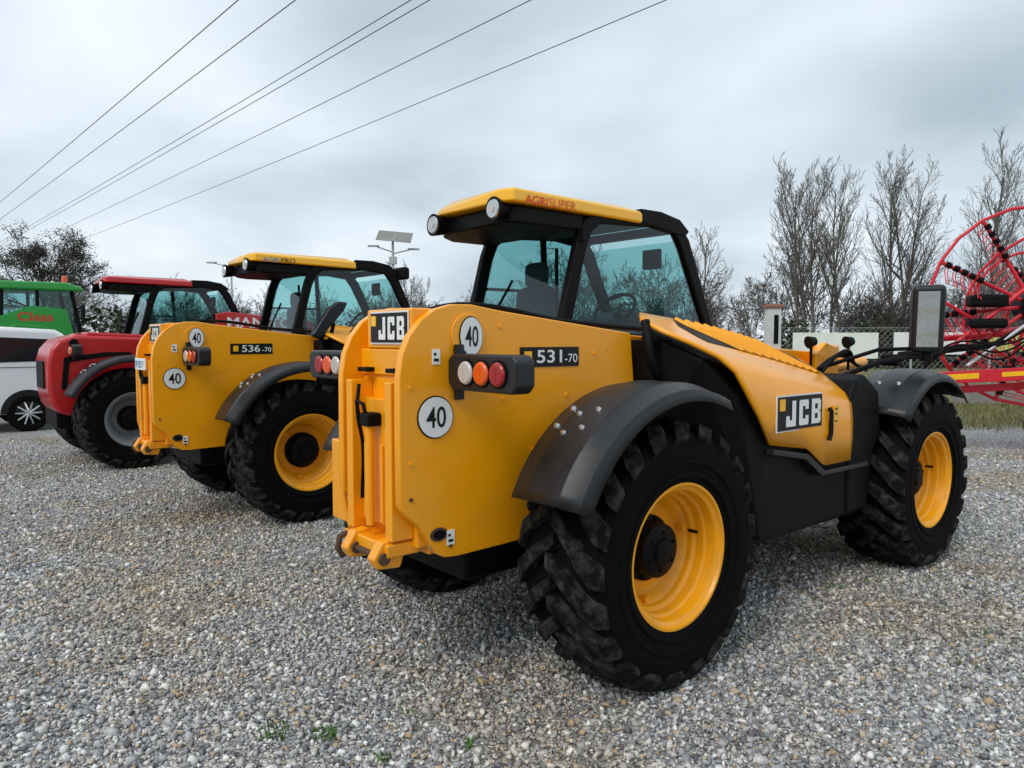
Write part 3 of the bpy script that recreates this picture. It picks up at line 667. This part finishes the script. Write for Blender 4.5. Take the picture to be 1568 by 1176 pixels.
def leaves(name,C,size,m,parent,rs):
    n=len(C); a=rs.normal(0,1,(n,3)); a/=np.linalg.norm(a,axis=1,keepdims=True); b=rs.normal(0,1,(n,3)); b-=a*(a*b).sum(1,keepdims=True); b/=np.linalg.norm(b,axis=1,keepdims=True)
    s=size*(.5+rs.random((n,1)))
    V=np.stack([C-a*s,C+b*s*.6,C+a*s,C-b*s*.6],1).reshape(-1,3); F=np.arange(4*n).reshape(-1,4)
    return npmesh(name,V,F,m,parent)
lv=leaves('leaf_clumps',sel,.06,IVY,o,rs)
TL=link(bpy.data.objects.new('distant_tree_line',None))
vars_=[]
for i in range(6):
    o,_=tree('shrub_%d'%i,(0,0,0),5.2,60+i,BUSH,BARK if i%2 else BARK2,stems=6,spread=.32,parent=TL); vars_.append(o)
for i in range(110):
    X=-70+150*rs.random(); Y=43+14*rs.random()
    s=(.72+.5*rs.random())*(1.0 if X>3 else .72)
    if i<6: o=vars_[i]
    else: o=link(bpy.data.objects.new('shrub',vars_[i%6].data),TL)
    o.location=(X,Y,0); o.rotation_euler=(0,0,rs.random()*6.28); o.scale=(s,s,s*(.8+.4*rs.random()))
n=45000
X=rs.uniform(-80,85,n); hh=1.3+.9*np.sin(X*.31)*np.sin(X*.13+1)+.6*rs.random(n)+.6*np.sin(X*1.3)
Z=rs.random(n)**.8*np.maximum(hh,.8)*1.25; Y=41+rs.random(n)*2.5+ .6*np.sin(X*.8)
leaves('hedge_leaves',np.stack([X,Y,Z],1),.16,HEDG,TL,rs)
# unseen tree line added behind the camera, for reflections and other views
TL2=link(bpy.data.objects.new('distant_tree_line',None))
for i in range(40):
    o=link(bpy.data.objects.new('shrub',vars_[i%6].data),TL2); s=.9+.6*rs.random()
    o.location=(-60+120*rs.random(),-38-8*rs.random(),0); o.rotation_euler=(0,0,rs.random()*6.28); o.scale=(s,s,s)
n=14000
X=rs.uniform(-60,60,n); Z=rs.random(n)*(2.4+1.2*np.sin(X*.4)); Y=-37-rs.random(n)*2.5
leaves('hedge_leaves',np.stack([X,Y,Z],1),.24,HEDG,TL2,rs)
# ---------------------------------------------------------------- fence, wall, pillar
FN=link(bpy.data.objects.new('mesh_fence',None))
for i in range(14):
    x=5.2+i*2.5; cyl('post',(x,23.5,0),(x,23.5,2.05),.035,GALV,FN,n=10)
segs=[]
for i in range(170):
    x=5.2+i*.19
    segs.append(((x,23.5,.1),(x+1.9,23.5,2.0),.004,.004)); segs.append(((x+1.9,23.5,.1),(x,23.5,2.0),.004,.004))
for z in (.1,1.05,2.0): segs.append(((5.2,23.5,z),(38,23.5,z),.006,.006))
segs_mesh('wire_mesh',segs,GALV,FN)
box('banner_1',8.9,11.6,23.40,23.44,1.02,1.84,BAN1,FN,.003)
box('banner_2',12.1,14.4,23.40,23.44,1.15,1.85,WHT,FN,.003)
box('banner_3',14.9,18.5,23.40,23.44,1.25,1.80,BAN2,FN,.003)
box('concrete_wall',11.2,34,18.4,18.75,0,.36,CONC,None,.02)
GP=link(bpy.data.objects.new('gate_pillar',None)); GP.location=(7.75,22,0)
box('shaft',-.19,.19,-.19,.19,0,2.55,PILL,GP,.01); box('cap',-.24,.24,-.24,.24,2.55,2.66,mat('terracotta',(.3,.12,.08),.8),GP,.02); box('dark_slot',-.03,.10,-.21,-.19,1.5,2.35,BLK,GP,.004)  # narrow black strip on the shaft front, a dark slot
# ---------------------------------------------------------------- ground
def tanmix(nt,L,tc,colsock,amt):
    pn=nd(nt,'ShaderNodeTexNoise'); pn.inputs['Scale'].default_value=.55; pn.inputs['Detail'].default_value=6; pn.inputs['Roughness'].default_value=.65; L(tc.outputs['Object'],pn.inputs['Vector'])
    pr=nd(nt,'ShaderNodeMapRange'); pr.inputs[1].default_value=.46; pr.inputs[2].default_value=.66; pr.inputs[4].default_value=amt; L(pn.outputs['Fac'],pr.inputs[0])
    tn=nd(nt,'ShaderNodeMixRGB',blend_type='MULTIPLY'); tn.inputs[2].default_value=(.86,.70,.48,1); L(pr.outputs[0],tn.inputs[0]); L(colsock,tn.inputs[1])
    return tn.outputs[0]
def ground_mat():
    m=bpy.data.materials.new('gravel_yard'); m.use_nodes=True; nt=m.node_tree; L=nt.links.new
    b=nt.nodes['Principled BSDF']; b.inputs['Roughness'].default_value=.9; b.inputs['Specular IOR Level'].default_value=.25
    tc=nd(nt,'ShaderNodeTexCoord')
    vo=nd(nt,'ShaderNodeTexVoronoi'); vo.inputs['Scale'].default_value=60
    ve=nd(nt,'ShaderNodeTexVoronoi',feature='DISTANCE_TO_EDGE'); ve.inputs['Scale'].default_value=60
    wn=nd(nt,'ShaderNodeTexNoise'); wn.inputs['Scale'].default_value=30
    mp=nd(nt,'ShaderNodeMixRGB'); mp.inputs[0].default_value=.03; L(tc.outputs['Object'],mp.inputs[1]); L(wn.outputs['Color'],mp.inputs[2]); L(tc.outputs['Object'],wn.inputs['Vector'])
    L(mp.outputs[0],vo.inputs['Vector']); L(mp.outputs[0],ve.inputs['Vector'])
    sp=nd(nt,'ShaderNodeSeparateColor'); L(vo.outputs['Color'],sp.inputs[0])
    cr=nd(nt,'ShaderNodeValToRGB'); e=cr.color_ramp.elements
    e[0].position=0; e[0].color=(.13,.13,.135,1); e[1].position=1; e[1].color=(.86,.86,.84,1)
    for p,c in ((.3,(.29,.295,.305)),(.55,(.42,.425,.425)),(.75,(.50,.47,.40)),(.88,(.60,.60,.60))):
        q=e.new(p); q.color=(*c,1)
    L(sp.outputs[0],cr.inputs[0])
    ed=nd(nt,'ShaderNodeMapRange'); ed.inputs[1].default_value=0; ed.inputs[2].default_value=.12; ed.inputs[3].default_value=.32; ed.inputs[4].default_value=1
    L(ve.outputs['Distance'],ed.inputs[0])
    mu=nd(nt,'ShaderNodeMixRGB',blend_type='MULTIPLY'); mu.inputs[0].default_value=1; L(cr.outputs[0],mu.inputs[1]); L(ed.outputs[0],mu.inputs[2])
    tn=tanmix(nt,L,tc,mu.outputs[0],.8)
    sx=nd(nt,'ShaderNodeSeparateXYZ'); L(tc.outputs['Object'],sx.inputs[0])
    gn=nd(nt,'ShaderNodeTexNoise'); gn.inputs['Scale'].default_value=1.5; gn.inputs['Detail'].default_value=6; L(tc.outputs['Object'],gn.inputs['Vector'])
    ad=nd(nt,'ShaderNodeMath',operation='MULTIPLY_ADD'); ad.inputs[1].default_value=3.0; L(gn.outputs['Fac'],ad.inputs[0]); L(sx.outputs[1],ad.inputs[2])
    xm=nd(nt,'ShaderNodeMapRange'); xm.inputs[1].default_value=4; xm.inputs[2].default_value=8; xm.inputs[3].default_value=-12; xm.inputs[4].default_value=0; L(sx.outputs[0],xm.inputs[0])
    a2=nd(nt,'ShaderNodeMath',operation='ADD'); L(ad.outputs[0],a2.inputs[0]); L(xm.outputs[0],a2.inputs[1])
    gm=nd(nt,'ShaderNodeMapRange'); gm.inputs[1].default_value=14.6; gm.inputs[2].default_value=15.6; L(a2.outputs[0],gm.inputs[0])
    gc=nd(nt,'ShaderNodeValToRGB'); gc.color_ramp.elements[0].color=(.06,.075,.025,1); gc.color_ramp.elements[1].color=(.22,.20,.10,1); gc.color_ramp.elements[0].position=.35; gc.color_ramp.elements[1].position=.65
    g2=nd(nt,'ShaderNodeTexNoise'); g2.inputs['Scale'].default_value=9; g2.inputs['Detail'].default_value=8; g2.inputs['Roughness'].default_value=.75; L(tc.outputs['Object'],g2.inputs['Vector']); L(g2.outputs['Fac'],gc.inputs[0])
    fm=nd(nt,'ShaderNodeMixRGB'); L(gm.outputs[0],fm.inputs[0]); L(tn,fm.inputs[1]); L(gc.outputs[0],fm.inputs[2])
    L(fm.outputs[0],b.inputs['Base Color'])
    bp=nd(nt,'ShaderNodeBump'); bp.inputs['Strength'].default_value=.9; bp.inputs['Distance'].default_value=.012; L(ve.outputs['Distance'],bp.inputs['Height']); L(bp.outputs[0],b.inputs['Normal'])
    return m
def stone_mat():
    m=bpy.data.materials.new('crushed_stone'); m.use_nodes=True; nt=m.node_tree; L=nt.links.new
    b=nt.nodes['Principled BSDF']; b.inputs['Roughness'].default_value=.85; b.inputs['Specular IOR Level'].default_value=.3
    g=nd(nt,'ShaderNodeNewGeometry'); tc=nd(nt,'ShaderNodeTexCoord')
    cr=nd(nt,'ShaderNodeValToRGB'); e=cr.color_ramp.elements
    e[0].position=0; e[0].color=(.13,.13,.14,1); e[1].position=1; e[1].color=(.92,.92,.90,1)
    for p,c in ((.2,(.30,.305,.315)),(.5,(.46,.465,.47)),(.66,(.55,.54,.51)),(.75,(.50,.36,.21)),(.80,(.62,.615,.60)),(.93,(.76,.755,.73))):
        q=e.new(p); q.color=(*c,1)
    L(g.outputs['Random Per Island'],cr.inputs[0])
    tn=tanmix(nt,L,tc,cr.outputs[0],.75)
    n=nd(nt,'ShaderNodeTexNoise'); n.inputs['Scale'].default_value=160; L(tc.outputs['Object'],n.inputs['Vector'])
    m2=nd(nt,'ShaderNodeMapRange'); m2.inputs[1].default_value=.3; m2.inputs[2].default_value=.7; m2.inputs[3].default_value=.75; m2.inputs[4].default_value=1.15; L(n.outputs['Fac'],m2.inputs[0])
    mu=nd(nt,'ShaderNodeMixRGB',blend_type='MULTIPLY'); mu.inputs[0].default_value=1; L(tn,mu.inputs[1]); L(m2.outputs[0],mu.inputs[2])
    L(mu.outputs[0],b.inputs['Base Color']); return m
npmesh('ground',np.array([[-500,-200,0],[500,-200,0],[500,900,0],[-500,900,0.]]),np.array([[0,1,2,3]]),ground_mat())
rs=np.random.default_rng(77)
n0=1700000
Yc=rs.uniform(.8,12,n0); Xc=rs.uniform(-10,10,n0)
dens=np.clip((12-Yc)/7,0,1)*.92+.03
keep=(np.abs(Xc)<.80*Yc+1.2)&(rs.random(n0)<dens*np.where(Yc<5,.78,.44)*.62)
Xc=Xc[keep];Yc=Yc[keep]; n=len(Xc)
base=np.array([[x,y,z] for x in (-1,1) for y in (-1,1) for z in (-1,1)],float)
r=np.exp(rs.normal(math.log(.0059),.38,n)); r=np.clip(r,.003,.015)
V=base[None]*(1+rs.normal(0,.30,(n,8,3)))
V*=np.stack([r*rs.uniform(.8,1.35,n),r*rs.uniform(.6,1.1,n),r*rs.uniform(.4,.8,n)],1)[:,None,:]
q=rs.normal(0,1,(n,4)); q[:,1:3]*=.45; q/=np.linalg.norm(q,axis=1,keepdims=True)
w,x,y,z=q.T
Rm=np.stack([np.stack([1-2*(y*y+z*z),2*(x*y-z*w),2*(x*z+y*w)],1),np.stack([2*(x*y+z*w),1-2*(x*x+z*z),2*(y*z-x*w)],1),np.stack([2*(x*z-y*w),2*(y*z+x*w),1-2*(x*x+y*y)],1)],1)
V=np.einsum('nij,nkj->nki',Rm,V)
V+=np.stack([Xc,Yc,r*.45+rs.random(n)*.004],1)[:,None,:]
bf=np.array(BF)
F=(np.arange(n)*8)[:,None,None]+bf[None]
npmesh('gravel',V.reshape(-1,3),F.reshape(-1,4),stone_mat())
def tufts(name,spots,m,hgt,rs,wd=1.):
    V=[];F=[]
    for (X,Y,c,s) in spots:
        for i in range(c):
            bx,by=X+rs.normal(0,s),Y+rs.normal(0,s); a=rs.random()*6.28; l=hgt*(.5+rs.random()); wv=(.0018+.002*rs.random())*wd; ln=rs.normal(0,.8)
            dx,dy=math.cos(a),math.sin(a); k=len(V)
            V+=[(bx-dx*wv,by-dy*wv,0),(bx+dx*wv,by+dy*wv,0),(bx+dx*wv-dy*l*.4*ln,by+dy*wv+dx*l*.4*ln,l*.6),(bx-dx*wv-dy*l*.4*ln,by-dy*wv+dx*l*.4*ln,l*.6),(bx-dy*l*ln,by+dx*l*ln,l)]
            F+=[(k,k+1,k+2),(k,k+2,k+3),(k+3,k+2,k+4)]
    return npmesh(name,np.array(V),np.array(F),m)
W=[(-.98,2.95,60,.035),(-.76,2.92,50,.035),(-.17,2.85,20,.015),(-.5,2.75,16,.015),(-1.5,6.3,20,.04),(-.45,3.1,10,.015)]
for i in range(20): W.append((rs.uniform(2.0,3.8),rs.uniform(3.0,5.0),16,.05))
tufts('weeds',W,GRS,.026,rs,1.3)
W=[(rs.uniform(1.8,4.2),rs.uniform(2.8,5.2),12,.10) for i in range(130)]
tufts('dry_grass',W,DRY,.022,rs,1.2)
W=[(rs.uniform(7,17),rs.uniform(13.2,18.2),16,.25) for i in range(500)]
tufts('grass_strip',W,DRY,.11,rs,2.)
# ---------------------------------------------------------------- world
w=bpy.data.worlds.new('World'); scene.world=w; w.use_nodes=True; nt=w.node_tree; L=nt.links.new
bg=nt.nodes['Background']; bg.inputs[1].default_value=.116
sk=nd(nt,'ShaderNodeTexSky',sky_type='NISHITA'); sk.sun_disc=False
el=Rd(48); az=Rd(215)
sk.sun_elevation=el; sk.sun_rotation=az; sk.air_density=1; sk.dust_density=3
tc=nd(nt,'ShaderNodeTexCoord'); sx=nd(nt,'ShaderNodeSeparateXYZ'); L(tc.outputs['Generated'],sx.inputs[0])
mz=nd(nt,'ShaderNodeMath',operation='ADD'); mz.inputs[1].default_value=.28
ab=nd(nt,'ShaderNodeMath',operation='ABSOLUTE'); L(sx.outputs[2],ab.inputs[0]); L(ab.outputs[0],mz.inputs[0])
dv=nd(nt,'ShaderNodeVectorMath',operation='DIVIDE'); cb=nd(nt,'ShaderNodeCombineXYZ'); L(mz.outputs[0],cb.inputs[0]); L(mz.outputs[0],cb.inputs[1]); cb.inputs[2].default_value=1
L(tc.outputs['Generated'],dv.inputs[0]); L(cb.outputs[0],dv.inputs[1])
mpn=nd(nt,'ShaderNodeMapping'); mpn.inputs['Scale'].default_value=(1,1,.3); mpn.inputs['Location'].default_value=(3.1,.4,0); mpn.inputs['Rotation'].default_value=(0,0,.4); L(dv.outputs[0],mpn.inputs[0])
n1=nd(nt,'ShaderNodeTexNoise'); n1.inputs['Scale'].default_value=1.15; n1.inputs['Detail'].default_value=7; n1.inputs['Roughness'].default_value=.44; n1.inputs['Distortion'].default_value=.2; L(mpn.outputs[0],n1.inputs['Vector'])
cr=nd(nt,'ShaderNodeValToRGB'); e=cr.color_ramp.elements; e[0].position=.28; e[0].color=(4.0,4.95,5.6,1); e[1].position=.68; e[1].color=(8.6,9.3,10.0,1); q=e.new(.48); q.color=(6.3,7.15,7.9,1)
L(n1.outputs['Fac'],cr.inputs[0])
mx=nd(nt,'ShaderNodeMixRGB'); mx.inputs[0].default_value=.93; L(sk.outputs[0],mx.inputs[1]); L(cr.outputs[0],mx.inputs[2])
L(mx.outputs[0],bg.inputs[0])
sl=bpy.data.lights.new('sun','SUN'); sl.energy=1.5; sl.angle=Rd(25); sl.color=(1,.96,.9)
so=link(bpy.data.objects.new('sun',sl))
sd=Vector((math.sin(az)*math.cos(el),math.cos(az)*math.cos(el),math.sin(el)))
so.rotation_euler=sd.to_track_quat('Z','Y').to_euler(); so.location=(0,0,20)
# ---------------------------------------------------------------- camera
cam=bpy.data.cameras.new('camera'); cam.sensor_width=36; cam.lens=25.94; cam.clip_end=3000; cam.clip_start=.05
co=link(bpy.data.objects.new('camera',cam)); co.location=(0,0,1.62); co.rotation_euler=(Rd(90-3.44),0,0)
scene.camera=co
scene.view_settings.view_transform='Standard'; scene.view_settings.look='None'; scene.view_settings.exposure=0
